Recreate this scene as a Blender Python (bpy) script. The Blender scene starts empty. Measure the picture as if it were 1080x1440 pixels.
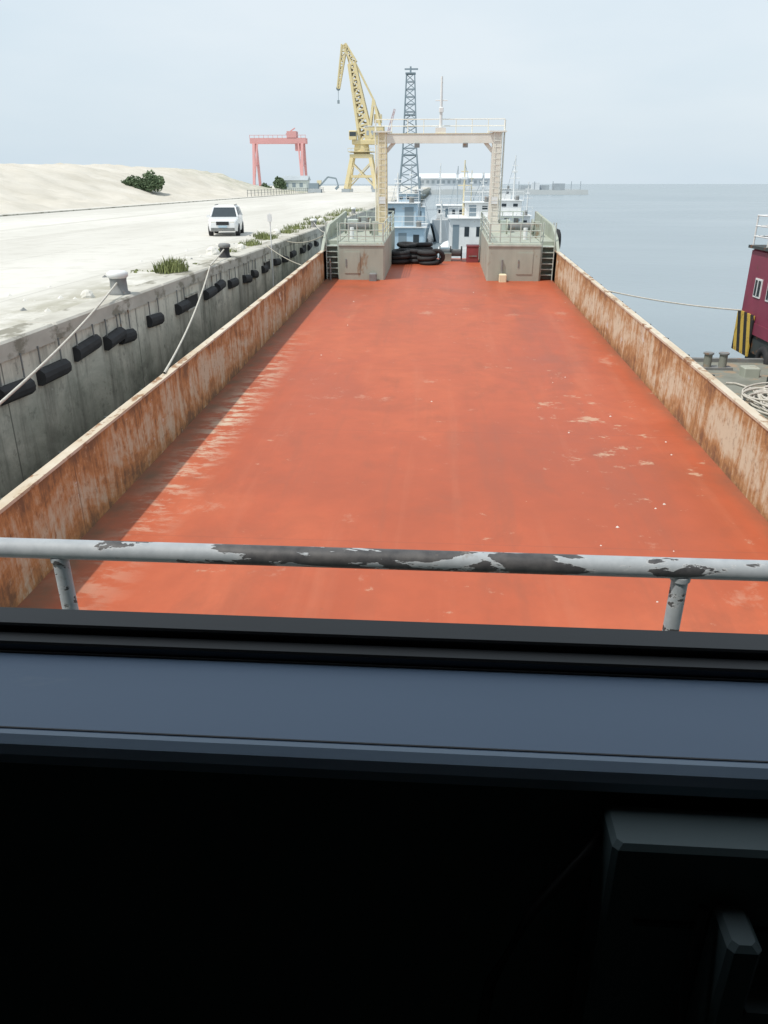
import bpy, math, random
from mathutils import Vector, Matrix, noise
random.seed(7)
R=math.radians
CZ=7.8
TRIM=R(1.7)
scene=bpy.context.scene
scene.view_settings.view_transform='Standard'
scene.view_settings.look='None'
scene.view_settings.exposure=0

# ---------------------------------------------------------------- materials
def newmat(name):
    m=bpy.data.materials.new(name); m.use_nodes=True
    nt=m.node_tree; b=nt.nodes['Principled BSDF']
    return m,nt,b
def coords(nt,scale=(1,1,1)):
    tc=nt.nodes.new('ShaderNodeTexCoord'); mp=nt.nodes.new('ShaderNodeMapping')
    mp.inputs['Scale'].default_value=scale
    nt.links.new(tc.outputs['Object'],mp.inputs['Vector']); return mp.outputs['Vector']
def noi(nt,vec,scale,detail=6,rough=.6,dist=0):
    n=nt.nodes.new('ShaderNodeTexNoise'); n.inputs['Scale'].default_value=scale
    n.inputs['Detail'].default_value=min(detail,6); n.inputs['Roughness'].default_value=rough
    n.inputs['Distortion'].default_value=dist
    nt.links.new(vec,n.inputs['Vector']); return n.outputs['Fac']
def ramp(nt,fac,stops):
    r=nt.nodes.new('ShaderNodeValToRGB'); cr=r.color_ramp
    while len(cr.elements)<len(stops): cr.elements.new(.5)
    for e,(p,c) in zip(cr.elements,stops):
        e.position=p; e.color=(c[0],c[1],c[2],1) if isinstance(c,(tuple,list)) else (c,c,c,1)
    nt.links.new(fac,r.inputs['Fac']); return r.outputs['Color']
def mix(nt,fac,a,b,mode='MIX'):
    n=nt.nodes.new('ShaderNodeMix'); n.data_type='RGBA'; n.blend_type=mode
    for s,v in ((n.inputs[0],fac),(n.inputs[6],a),(n.inputs[7],b)):
        if isinstance(v,(int,float)): s.default_value=v
        elif isinstance(v,(tuple,list)): s.default_value=(v[0],v[1],v[2],1)
        else: nt.links.new(v,s)
    return n.outputs[2]
def mth(nt,op,a,b=0,clamp=False):
    n=nt.nodes.new('ShaderNodeMath'); n.operation=op; n.use_clamp=clamp
    for s,v in ((n.inputs[0],a),(n.inputs[1],b)):
        if isinstance(v,(int,float)): s.default_value=v
        else: nt.links.new(v,s)
    return n.outputs[0]
def bump(nt,b,h,strength,dist=.02):
    n=nt.nodes.new('ShaderNodeBump'); n.inputs['Strength'].default_value=strength
    n.inputs['Distance'].default_value=dist
    nt.links.new(h,n.inputs['Height']); nt.links.new(n.outputs[0],b.inputs['Normal'])
def pm(name,c1,c2=None,scale=2,rough=.6,stretch=(1,1,1),bmp=0,spots=None,spot_t=.62,spot_scale=3,metal=0,spot_stretch=None):
    m,nt,b=newmat(name)
    c2=c2 or tuple(x*.75 for x in c1)
    v=coords(nt,stretch); n=noi(nt,v,scale)
    col=ramp(nt,n,[(.3,c2),(.7,c1)])
    if spots:
        v2=coords(nt,spot_stretch or stretch); n2=noi(nt,v2,spot_scale,8,.65)
        k=ramp(nt,n2,[(spot_t-.04,0.),(spot_t+.03,1.)])
        col=mix(nt,k,col,spots)
    nt.links.new(col,b.inputs['Base Color'])
    b.inputs['Roughness'].default_value=rough; b.inputs['Metallic'].default_value=metal
    if bmp: bump(nt,b,n,bmp)
    return m

def sepxyz(nt):
    tc=nt.nodes.new('ShaderNodeTexCoord'); s=nt.nodes.new('ShaderNodeSeparateXYZ')
    nt.links.new(tc.outputs['Object'],s.inputs[0]); return s.outputs

def deck_mat():
    m,nt,b=newmat('red_deck_paint')
    v=coords(nt); X,Y,Z=sepxyz(nt)
    big=noi(nt,coords(nt,(1,.55,1)),.22,5,.6,.6); sm=noi(nt,v,1.6,6,.65); st=noi(nt,coords(nt,(1.3,.08,1)),1.2,6,.6)
    col=ramp(nt,big,[(.3,(.37,.080,.032)),(.5,(.45,.102,.045)),(.7,(.52,.135,.064))])
    col=mix(nt,ramp(nt,sm,[(.35,.30),(.65,0.)]),col,(.30,.075,.036))
    col=mix(nt,ramp(nt,st,[(.56,0.),(.7,.22)]),col,(.52,.18,.10))
    col=mix(nt,ramp(nt,st,[(.33,.25),(.42,0.)]),col,(.30,.09,.048))
    md=noi(nt,coords(nt,(1,.7,1)),.55,6,.68,.4)
    col=mix(nt,ramp(nt,md,[(.36,.38),(.48,0.)]),col,(.29,.085,.045))
    p=noi(nt,coords(nt,(1.,.8,1)),.75,6,.72)
    col=mix(nt,ramp(nt,p,[(.625,0.),(.70,.5)]),col,(.52,.28,.19))
    p3=noi(nt,coords(nt,(1.,1.2,1)),2.6,5,.7)
    col=mix(nt,ramp(nt,p3,[(.70,0.),(.73,.6)]),col,(.58,.40,.28))
    col=mix(nt,ramp(nt,p3,[(.27,.5),(.31,0.)]),col,(.20,.075,.045))
    sx=mth(nt,'SUBTRACT',1.0,mth(nt,'MULTIPLY',mth(nt,'ABSOLUTE',mth(nt,'SUBTRACT',X,3.9)),.42),True)
    sy0=mth(nt,'SUBTRACT',1.0,mth(nt,'MULTIPLY',mth(nt,'ABSOLUTE',mth(nt,'SUBTRACT',Y,19.)),.13),True)
    p2=noi(nt,coords(nt,(1.0,1.3,1)),1.5,6,.72)
    k2=mth(nt,'ADD',p2,mth(nt,'MULTIPLY',mth(nt,'MULTIPLY',sx,sy0),.13))
    col=mix(nt,ramp(nt,k2,[(.655,0.),(.73,.7)]),col,(.55,.38,.26))
    d=mth(nt,'ABSOLUTE',mth(nt,'ADD',X,5.35)); mk=mth(nt,'SUBTRACT',1.0,mth(nt,'MULTIPLY',d,1.25),True)
    pn=noi(nt,coords(nt,(.7,1.6,1)),1.9,6,.75)
    mk2=mth(nt,'MULTIPLY',mk,ramp(nt,pn,[(.48,0.),(.58,1.)]))
    yb=mth(nt,'SUBTRACT',1.0,mth(nt,'DIVIDE',mth(nt,'ABSOLUTE',mth(nt,'SUBTRACT',Y,19.)),12.),True)
    mk2=mth(nt,'MULTIPLY',mk2,yb)
    col=mix(nt,mk2,col,(.60,.50,.38))
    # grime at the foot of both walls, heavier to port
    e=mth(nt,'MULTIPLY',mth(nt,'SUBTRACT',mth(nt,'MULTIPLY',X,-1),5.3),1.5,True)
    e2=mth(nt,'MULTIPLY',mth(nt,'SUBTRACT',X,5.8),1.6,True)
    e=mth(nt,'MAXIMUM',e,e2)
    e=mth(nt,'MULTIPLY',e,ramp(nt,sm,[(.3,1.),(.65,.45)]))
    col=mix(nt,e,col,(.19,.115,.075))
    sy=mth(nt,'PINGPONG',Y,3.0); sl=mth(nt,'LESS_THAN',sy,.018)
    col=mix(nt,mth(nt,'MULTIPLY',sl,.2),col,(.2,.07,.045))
    nt.links.new(col,b.inputs['Base Color'])
    nt.links.new(ramp(nt,big,[(.3,.42),(.7,.62)]),b.inputs['Roughness'])
    b.inputs['Specular IOR Level'].default_value=.3
    bump(nt,b,sm,.25,.02)
    return m
def rust_wall(name,paint,rust,dark,bias=0,light=(.6,.5,.36)):
    m,nt,b=newmat(name)
    X,Y,Z=sepxyz(nt)
    streak=noi(nt,coords(nt,(1,1.9,.28)),1.7,6,.72,.5)
    blot=noi(nt,coords(nt,(1,.45,.9)),.8,6,.68,.9)
    fine=noi(nt,coords(nt,(1,1,.8)),5,6,.74)
    zf=mth(nt,'MULTIPLY',mth(nt,'ADD',Z,6.15),1/1.5,True)
    k=mth(nt,'ADD',mth(nt,'MULTIPLY',streak,.42),mth(nt,'MULTIPLY',blot,.40))
    k=mth(nt,'ADD',k,mth(nt,'MULTIPLY',fine,.18))
    # rust gathers at the foot and just under the rail
    edge=mth(nt,'MULTIPLY',mth(nt,'POWER',mth(nt,'ABSOLUTE',mth(nt,'SUBTRACT',zf,.52)),1.5),.26)
    k=mth(nt,'ADD',mth(nt,'ADD',k,edge),bias-.03)
    mid=tuple((a*.55+c*.45) for a,c in zip(paint,rust))
    col=ramp(nt,k,[(.445,paint),(.485,mid),(.53,rust),(.61,dark)])
    col=mix(nt,ramp(nt,fine,[(.54,0.),(.66,.6)]),col,dark)
    col=mix(nt,ramp(nt,fine,[(.30,.5),(.42,0.)]),col,light)
    w=noi(nt,coords(nt,(1,.9,1.2)),1.1,6,.75)
    col=mix(nt,ramp(nt,w,[(.63,0.),(.66,.8)]),col,(.60,.60,.56))
    s=mth(nt,'LESS_THAN',mth(nt,'PINGPONG',Y,3.),.02)
    col=mix(nt,mth(nt,'MULTIPLY',s,.6),col,dark)
    nt.links.new(col,b.inputs['Base Color']); b.inputs['Roughness'].default_value=.85
    bump(nt,b,fine,.35,.02)
    return m
def quay_face_mat():
    m,nt,b=newmat('quay_face_concrete')
    X,Y,Z=sepxyz(nt)
    n=noi(nt,coords(nt,(1,1.3,.15)),1.0,6,.68); n2=noi(nt,coords(nt,(1,.6,1)),.6,6,.7,.5); n3=noi(nt,coords(nt),3,6,.7)
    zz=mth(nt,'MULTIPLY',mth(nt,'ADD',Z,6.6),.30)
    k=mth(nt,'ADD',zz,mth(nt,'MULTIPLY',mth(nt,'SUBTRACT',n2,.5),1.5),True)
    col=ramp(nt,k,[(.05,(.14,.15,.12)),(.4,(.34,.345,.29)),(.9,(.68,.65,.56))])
    col=mix(nt,ramp(nt,n,[(.48,0.),(.66,.75)]),col,(.13,.125,.105))
    col=mix(nt,ramp(nt,n3,[(.56,0.),(.68,.55)]),col,(.10,.10,.085))
    col=mix(nt,ramp(nt,n3,[(.28,.5),(.38,0.)]),col,(.66,.63,.56))
    s=mth(nt,'LESS_THAN',mth(nt,'PINGPONG',Y,3.75),.025)
    col=mix(nt,mth(nt,'MULTIPLY',s,.7),col,(.08,.08,.07))
    nt.links.new(col,b.inputs['Base Color']); b.inputs['Roughness'].default_value=.9
    bump(nt,b,n2,.5,.05); return m
def apron_mat():
    m,nt,b=newmat('apron_concrete')
    X,Y,Z=sepxyz(nt)
    n=noi(nt,coords(nt,(1,.25,1)),.09,6,.6); n2=noi(nt,coords(nt),.9,6,.7)
    col=ramp(nt,n,[(.3,(.53,.51,.46)),(.7,(.70,.68,.63))])
    col=mix(nt,ramp(nt,n2,[(.50,0.),(.72,.45)]),col,(.42,.395,.34))
    t=noi(nt,coords(nt,(1,.03,1)),.5,5,.6)
    col=mix(nt,ramp(nt,t,[(.53,0.),(.66,.45)]),col,(.43,.41,.36))
    for ax,per in ((X,6.),(Y,6.)):
        s=mth(nt,'LESS_THAN',mth(nt,'PINGPONG',ax,per/2),.03)
        col=mix(nt,mth(nt,'MULTIPLY',s,.35),col,(.25,.23,.2))
    e=mth(nt,'MULTIPLY',mth(nt,'ADD',X,12.2),.55,True)
    n4=noi(nt,coords(nt,(1,.6,1)),.8,6,.7)
    e=mth(nt,'MULTIPLY',e,ramp(nt,n4,[(.38,0.),(.6,.9)]))
    col=mix(nt,e,col,(.36,.34,.27))
    nt.links.new(col,b.inputs['Base Color']); b.inputs['Roughness'].default_value=.9
    bump(nt,b,n2,.3,.03); return m
def sea_mat():
    m,nt,b=newmat('sea_water')
    n=noi(nt,coords(nt,(1,.6,1)),.7,4,.55); n2=noi(nt,coords(nt,(.35,1,1)),.03,4,.5)
    col=ramp(nt,n2,[(.3,(.20,.25,.275)),(.7,(.26,.31,.335))])
    nt.links.new(col,b.inputs['Base Color'])
    b.inputs['Roughness'].default_value=.24; b.inputs['IOR'].default_value=1.33
    bump(nt,b,n,.3,.2); return m
def chip_mat():
    m,nt,b=newmat('chipped_rail_paint')
    X,Y,Z=sepxyz(nt)
    n=noi(nt,coords(nt,(.75,2.2,2.4)),7.5,6,.60,.4)
    c=mth(nt,'SUBTRACT',1.0,mth(nt,'MULTIPLY',mth(nt,'ABSOLUTE',mth(nt,'ADD',X,.14)),1.3),True)
    k=mth(nt,'ADD',n,mth(nt,'MULTIPLY',c,.115))
    f=ramp(nt,k,[(.575,0.),(.585,1.)])
    n2=noi(nt,coords(nt),30,5,.6)
    col=mix(nt,f,ramp(nt,n2,[(.3,(.34,.37,.395)),(.7,(.43,.46,.485))]),ramp(nt,n2,[(.3,(.045,.045,.05)),(.7,(.11,.105,.105))]))
    ft=noi(nt,coords(nt,(1,1,1)),9,6,.7)
    col=mix(nt,ramp(nt,ft,[(.62,0.),(.69,.55)]),col,(.22,.18,.15))
    ed=ramp(nt,k,[(.555,0.),(.572,.5),(.585,0.)])
    col=mix(nt,ed,col,(.58,.58,.58))
    nt.links.new(col,b.inputs['Base Color']); b.inputs['Roughness'].default_value=.6
    bump(nt,b,mth(nt,'SUBTRACT',1,f),.6,.002); return m
def stripe_mat():
    m,nt,b=newmat('hazard_stripes')
    X,Y,Z=sepxyz(nt)
    s=mth(nt,'ADD',mth(nt,'SUBTRACT',X,Y),mth(nt,'MULTIPLY',Z,.35))
    k=mth(nt,'GREATER_THAN',mth(nt,'FRACT',mth(nt,'MULTIPLY',s,1.6)),.5)
    gr=noi(nt,coords(nt),5,5,.7)
    col=mix(nt,k,(.02,.02,.02),(.62,.42,.07))
    col=mix(nt,ramp(nt,gr,[(.58,0.),(.66,.7)]),col,(.18,.08,.04))
    nt.links.new(col,b.inputs['Base Color']); b.inputs['Roughness'].default_value=.6; return m
def sand_mat():
    m,nt,b=newmat('sand')
    n=noi(nt,coords(nt),.12,6,.65); n2=noi(nt,coords(nt,(.2,1,1.5)),.5,6,.7)
    col=ramp(nt,n,[(.3,(.53,.49,.415)),(.7,(.65,.61,.54))])
    col=mix(nt,ramp(nt,n2,[(.5,0.),(.75,.5)]),col,(.45,.42,.35))
    X,Y,Z=sepxyz(nt)
    g=mth(nt,'MULTIPLY',mth(nt,'SUBTRACT',Y,205),.015,True)
    g=mth(nt,'MULTIPLY',g,ramp(nt,noi(nt,coords(nt),.25,6,.7),[(.4,0.),(.6,.8)]))
    col=mix(nt,g,col,(.29,.31,.21))
    nt.links.new(col,b.inputs['Base Color']); b.inputs['Roughness'].default_value=.95
    bump(nt,b,n2,.5,.3); return m

M={}
M['deck']=deck_mat()
M['wallL']=rust_wall('rusty_bulwark_port',(.52,.46,.34),(.44,.22,.085),(.19,.105,.055),.005,(.60,.53,.38))
M['wallR']=rust_wall('rusty_bulwark_starboard',(.62,.55,.41),(.44,.24,.10),(.22,.115,.06),-.005,(.68,.60,.45))
M['cap']=pm('bulwark_cap',(.66,.60,.50),(.50,.40,.28),1.6,.8,(1,.6,1),.2,(.30,.17,.09),.58,2.5)
M['quayface']=quay_face_mat(); M['apron']=apron_mat(); M['sea']=sea_mat()
M['chip']=chip_mat(); M['stripe']=stripe_mat(); M['sand']=sand_mat()
M['coping']=pm('coping_concrete',(.58,.56,.50),(.40,.38,.33),1.2,.9,(1,.5,1),.3,(.25,.235,.19),.57,1.3)
M['rubber']=pm('black_rubber',(.036,.036,.038),(.018,.018,.02),4,.8,bmp=.2)
M['slotshade']=pm('recess_shade',(.03,.03,.03),(.02,.02,.02),2,.9)  # near-black colour painted as the shade inside the quay slots
M['hull']=pm('hull_dark_paint',(.06,.075,.075),(.03,.035,.035),.8,.7,bmp=.2,spots=(.2,.09,.04),spot_t=.6)
M['grgreen']=pm('grey_green_paint',(.42,.45,.38),(.33,.355,.30),1.4,.7,(1,1,.4),.15,(.28,.21,.14),.64,1.7)
M['ltgreen']=pm('pale_green_pipe',(.56,.61,.55),(.42,.48,.43),3,.6)
M['cream']=pm('cream_steel',(.82,.80,.73),(.73,.70,.62),1.2,.6,(1,1,.3),0,(.52,.40,.26),.68,1.5)
M['creamyel']=pm('yellowed_steel',(.76,.68,.48),(.68,.59,.38),1.2,.6,(1,1,.3),0,(.50,.36,.20),.64,1.5)
M['white']=pm('white_paint',(.80,.81,.80),(.70,.71,.71),1.5,.5,spots=(.55,.47,.38),spot_t=.68)
M['blue']=pm('pale_blue_paint',(.46,.60,.70),(.40,.53,.63),1.2,.6,spots=(.5,.5,.48),spot_t=.64)
M['glassdk']=pm('dark_window_glass',(.05,.065,.075),(.04,.05,.06),2,.12)
M['yellow']=pm('crane_yellow',(.72,.61,.35),(.64,.54,.31),.2,.6,spots=(.62,.56,.44),spot_t=.62,spot_scale=.5)  # yellow lightened so the colour carries the distance haze
M['redcr']=pm('crane_red',(.66,.34,.33),(.60,.31,.30),.2,.7)  # red paled, with aerial haze put into the colour
M['slate']=pm('slate_steel',(.25,.31,.35),(.20,.26,.30),.3,.7)  # blue-grey steel, paled with painted haze for the far tower
M['slate2']=pm('hazy_grey',(.42,.47,.50),(.35,.39,.42),.3,.8)  # grey for far things, haze mixed into the colour
M['hazered']=pm('hazed_red',(.56,.44,.45),(.52,.41,.42),.3,.8)  # distant crane red, washed out by haze painted into it
M['maroon']=pm('maroon_paint',(.28,.05,.09),(.21,.038,.07),1.2,.5,spots=(.16,.06,.05),spot_t=.63)
M['redbox']=pm('red_box_paint',(.30,.06,.07),(.22,.05,.05),2,.6)
M['rope']=pm('pale_rope',(.62,.60,.54),(.45,.42,.36),12,.9)
M['ropeD']=pm('worn_rope',(.50,.47,.40),(.35,.32,.26),12,.9)
M['steelgrey']=pm('worn_grey_steel',(.25,.26,.26),(.16,.165,.16),3,.7,bmp=.2,spots=(.22,.14,.09),spot_t=.62)
M['pontoon']=pm('pontoon_deck',(.27,.28,.24),(.17,.18,.15),1.0,.75,bmp=.2,spots=(.33,.25,.17),spot_t=.58,spot_scale=1.2)
M['sill']=pm('blue_grey_sill',(.165,.235,.345),(.15,.215,.32),2,.45,(.6,2,1),.02,spots=(.20,.26,.35),spot_t=.66,spot_scale=5)
M['sillip']=pm('sill_lip_metal',(.34,.43,.54),(.27,.35,.46),5,.35)
M['frame']=pm('black_window_frame',(.014,.014,.016),(.009,.009,.010),4,.45)
M['room']=pm('dark_panelling',(.09,.12,.115),(.07,.10,.095),3,.75)
M['boxg']=pm('grey_cabinet',(.11,.15,.155),(.09,.125,.13),3,.5)
M['cable']=pm('black_cable',(.012,.012,.012),(.01,.01,.01),4,.5)
M['grass']=pm('weed_green',(.26,.29,.11),(.15,.18,.07),3,.8)
M['leaf']=pm('bush_leaf',(.13,.18,.09),(.07,.11,.055),.8,.8)
M['bark']=pm('bark',(.12,.09,.06),(.07,.05,.04),3,.9)
M['carwhite']=pm('car_paint',(.80,.81,.82),(.76,.77,.78),1,.25)
M['lamp']=pm('lamp_lens',(.7,.68,.62),(.6,.58,.5),3,.15)
M['stone']=pm('painted_stone',(.75,.74,.70),(.6,.58,.52),3,.9)
M['shed']=pm('pale_shed',(.60,.66,.64),(.52,.58,.56),.4,.8)
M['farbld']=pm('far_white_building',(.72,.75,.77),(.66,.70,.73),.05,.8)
M['farland']=pm('far_land',(.34,.37,.38),(.28,.31,.32),.03,.95)  # far building and land: pale tints include the distance haze

# ---------------------------------------------------------------- mesh builder
class B:
    def __init__(s): s.v=[]; s.f=[]; s.m=[]; s.sm=[]; s.mats=[]
    def mi(s,k):
        if k not in s.mats: s.mats.append(k)
        return s.mats.index(k)
    def add(s,vs,fs,k,smooth=False,mtx=None):
        o=len(s.v); i=s.mi(k)
        for p in vs:
            p=Vector(p); s.v.append(mtx@p if mtx else p)
        for f in fs: s.f.append([o+a for a in f]); s.m.append(i); s.sm.append(smooth)
    def box(s,x0,x1,y0,y1,z0,z1,k,mtx=None):
        vs=[(x0,y0,z0),(x1,y0,z0),(x1,y1,z0),(x0,y1,z0),(x0,y0,z1),(x1,y0,z1),(x1,y1,z1),(x0,y1,z1)]
        s.add(vs,[(0,3,2,1),(4,5,6,7),(0,1,5,4),(1,2,6,5),(2,3,7,6),(3,0,4,7)],k,False,mtx)
    def bbox(s,x0,x1,y0,y1,z0,z1,k,b=.05,mtx=None):
        def ring(z,i): 
            return [(x0+i+b,y0+i,z),(x1-i-b,y0+i,z),(x1-i,y0+i+b,z),(x1-i,y1-i-b,z),(x1-i-b,y1-i,z),(x0+i+b,y1-i,z),(x0+i,y1-i-b,z),(x0+i,y0+i+b,z)]
        vs=ring(z0,0)+ring(z1-b,0)+ring(z1,b)
        fs=[tuple(range(7,-1,-1)),tuple(range(16,24))]
        for r in (0,8):
            for i in range(8): fs.append((r+i,r+(i+1)%8,r+8+(i+1)%8,r+8+i))
        s.add(vs,fs,k,False,mtx)
    def cyl(s,p0,p1,r0,r1=None,k='white',seg=8,caps=True,mtx=None):
        r1=r0 if r1 is None else r1
        p0=Vector(p0);p1=Vector(p1);d=(p1-p0)
        if d.length<1e-6: return
        d.normalize(); a=d.orthogonal().normalized(); b=d.cross(a)
        vs=[];fs=[]
        for p,r in((p0,r0),(p1,r1)):
            for i in range(seg):
                t=2*math.pi*i/seg; vs.append(p+a*math.cos(t)*r+b*math.sin(t)*r)
        for i in range(seg): fs.append((i,(i+1)%seg,seg+(i+1)%seg,seg+i))
        s.add(vs,fs,k,seg>5,mtx)
        if caps: s.add(vs,[tuple(range(seg-1,-1,-1)),tuple(range(seg,2*seg))],k,False,mtx)
    def beam(s,p0,p1,w,k,h=None,w1=None):
        h=h or w; w1=w1 or w
        p0=Vector(p0);p1=Vector(p1);d=(p1-p0).normalized()
        up=Vector((0,1,0)) if abs(d.y)<.9 else Vector((0,0,1))
        a=d.cross(up).normalized(); b=a.cross(d)
        vs=[]
        for p,ww in((p0,w),(p1,w1)):
            for i,j in((-1,-1),(1,-1),(1,1),(-1,1)): vs.append(p+a*i*ww/2+b*j*h/2*(ww/w))
        s.add(vs,[(0,3,2,1),(4,5,6,7),(0,1,5,4),(1,2,6,5),(2,3,7,6),(3,0,4,7)],k)
    def lattice(s,p0,p1,w0,w1,n,r,k):
        p0=Vector(p0);p1=Vector(p1);d=(p1-p0).normalized()
        up=Vector((0,1,0)); a=d.cross(up).normalized(); b=a.cross(d).normalized()
        def c(i):
            t=i/n; p=p0.lerp(p1,t); w=(w0+(w1-w0)*t)/2
            return [p+a*w+b*w,p-a*w+b*w,p-a*w-b*w,p+a*w-b*w]
        for i in range(n):
            A=c(i);C=c(i+1)
            for j in range(4):
                s.beam(A[j],C[j],r*1.5,k)
                s.beam(A[j],C[(j+1)%4],r,k) if i%2 else s.beam(A[(j+1)%4],C[j],r,k)
                s.beam(C[j],C[(j+1)%4],r,k)
    def torus(s,c,ax,Rr,r,k,seg=20,ms=8,flat=1):
        c=Vector(c);ax=Vector(ax).normalized();a=ax.orthogonal().normalized();b=ax.cross(a)
        vs=[];fs=[]
        for i in range(seg):
            t=2*math.pi*i/seg; d=a*math.cos(t)+b*math.sin(t)
            for j in range(ms):
                u=2*math.pi*j/ms; vs.append(c+d*(Rr+r*math.cos(u))+ax*r*math.sin(u)*flat)
        for i in range(seg):
            for j in range(ms):
                fs.append((i*ms+j,((i+1)%seg)*ms+j,((i+1)%seg)*ms+(j+1)%ms,i*ms+(j+1)%ms))
        s.add(vs,fs,k,True)
    def tube(s,pts,r,k,seg=6):
        pts=[Vector(p) for p in pts]; vs=[];fs=[]
        for i,p in enumerate(pts):
            d=(pts[min(i+1,len(pts)-1)]-pts[max(i-1,0)]).normalized()
            up=Vector((0,0,1)) if abs(d.z)<.95 else Vector((0,1,0))
            a=d.cross(up).normalized();b=a.cross(d)
            for j in range(seg):
                t=2*math.pi*j/seg; vs.append(p+a*math.cos(t)*r+b*math.sin(t)*r)
        for i in range(len(pts)-1):
            for j in range(seg): fs.append((i*seg+j,i*seg+(j+1)%seg,(i+1)*seg+(j+1)%seg,(i+1)*seg+j))
        s.add(vs,fs,k,True)
    def extr(s,poly,x0,x1,k,inset=None,mtx=None):
        n=len(poly); vs=[(x0,y,z) for y,z in poly]+[(x1,y,z) for y,z in poly]
        fs=[tuple(range(n-1,-1,-1)),tuple(range(n,2*n))]+[(i,(i+1)%n,n+(i+1)%n,n+i) for i in range(n)]
        s.add(vs,fs,k,False,mtx)
    def obj(s,name,ship=False,parent=None,fix=True):
        me=bpy.data.meshes.new(name); me.from_pydata([tuple(p) for p in s.v],[],s.f)
        for k in s.mats: me.materials.append(M[k])
        me.polygons.foreach_set('material_index',s.m); me.polygons.foreach_set('use_smooth',s.sm)
        me.update()
        if fix:
            import bmesh
            bm=bmesh.new(); bm.from_mesh(me); bmesh.ops.recalc_face_normals(bm,faces=bm.faces); bm.to_mesh(me); bm.free()
        o=bpy.data.objects.new(name,me); scene.collection.objects.link(o)
        if parent: o.parent=parent
        else:
            o.location=(0,0,CZ)
            if ship: o.rotation_euler=(TRIM,0,0)
        return o
def sag(p0,p1,s,n=14):
    p0=Vector(p0);p1=Vector(p1)
    return [p0.lerp(p1,i/n)-Vector((0,0,s*4*(i/n)*(1-i/n))) for i in range(n+1)]
def empty(name,ship=False):
    o=bpy.data.objects.new(name,None); scene.collection.objects.link(o); o.location=(0,0,CZ)
    if ship: o.rotation_euler=(TRIM,0,0)
    return o

# ---------------------------------------------------------------- sea / ground
b=B(); S=14000; b.add([(-S,-S,-7.8),(S,-S,-7.8),(S,S,-7.8),(-S,S,-7.8)],[(0,1,2,3)],'sea'); b.obj('sea_water')
QX=-8.8
b=B(); b.add([(-3000,-200,-3),(QX-.8,-200,-3),(QX-.8,1200,-3),(-3000,1200,-3)],[(0,1,2,3)],'apron'); b.obj('quay_apron_ground')
b=B()
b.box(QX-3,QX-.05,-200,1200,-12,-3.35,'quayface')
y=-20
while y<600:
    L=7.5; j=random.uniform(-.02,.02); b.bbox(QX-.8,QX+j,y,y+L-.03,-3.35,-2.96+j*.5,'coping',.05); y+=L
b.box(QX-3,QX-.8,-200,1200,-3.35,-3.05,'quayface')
for yy in (8.0,12.9,27.2,40.2,52):
    b.box(QX-.3,QX+.012,yy,yy+1.3,-4.1,-3.68,'slotshade')  # solid block proud of the wall; dark colour stands for slot shade
    b.box(QX-.05,QX+.04,yy-.06,yy+1.36,-3.68,-3.63,'coping'); b.box(QX-.05,QX+.04,yy-.06,yy+1.36,-4.15,-4.1,'coping')
b.obj('quay_wall')
for yy in [14.6,16.3,18.2,20.0,21.0,23.3,26.0,29.4,31.0,33.0,35.6,37.3,39.6,42.6,45,47.5,51,54,57,61,65,69]:
    b=B(); L=random.uniform(.85,1.35); z=-3.9+random.uniform(-.09,.09)
    prof=[(0,-.17),(.12,-.18),(.22,-.10),(.24,0),(.22,.10),(.12,.18),(0,.17)]
    n=len(prof); tilt=random.uniform(-.12,.12); ra=random.uniform(.8,1.1)
    vs=[(QX-.06+p[0]*ra,yy,z+p[1]) for p in prof]+[(QX-.06+p[0]*ra,yy+L,z+p[1]+tilt) for p in prof]
    b.add(vs,[tuple(range(n)),tuple(range(2*n-1,n-1,-1))]+[(j,(j+1)%n,n+(j+1)%n,n+j) for j in range(n)],'rubber')
    for e in (.15,L-.15): b.cyl((QX+.02,yy+e,z+.15),(QX+.02,yy+e,-3.3),.02,k='steelgrey',seg=6)
    b.obj('rubber_fender')

# sand mound
def mh(x,y):
    t=max(0,min(1,(-46-x)/32)); t=t*t*(3-2*t)
    e=max(0,min(1,(325-y)/85)); e=e*e*(3-2*e)
    H=5.0+2.1*max(0,min(1,(y-90)/130))
    nn=noise.noise(Vector((x*.03,y*.025,0)))*.8+noise.noise(Vector((x*.11,y*.09,3)))*.35
    s=H*t*e+nn*t*e
    w=max(0,min(1,(-46-x)/4))*max(0,min(1,(330-y)/30))
    s+= .7*w*(.5+noise.noise(Vector((x*.25,y*.2,8))))+.35*w*noise.noise(Vector((x*.7,y*.5,2)))
    return -3.15+s
b=B(); nx,ny=90,220; vs=[];fs=[]
for j in range(ny):
    for i in range(nx):
        x=-45-200*(i/(nx-1))**1.4; yv=-20+360*j/(ny-1)
        vs.append((x,yv,mh(x,yv)))
for j in range(ny-1):
    for i in range(nx-1): fs.append((j*nx+i,j*nx+i+1,(j+1)*nx+i+1,(j+1)*nx+i))
b.add(vs,fs,'sand',True); b.obj('sand_mound_hill')
b=B()
for q in range(40): b.bbox(-43.6,-43.2,-10+q*8,-10+q*8+7.9,-3,-2.86,'coping',.03)
b.obj('roadside_kerb')

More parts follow.
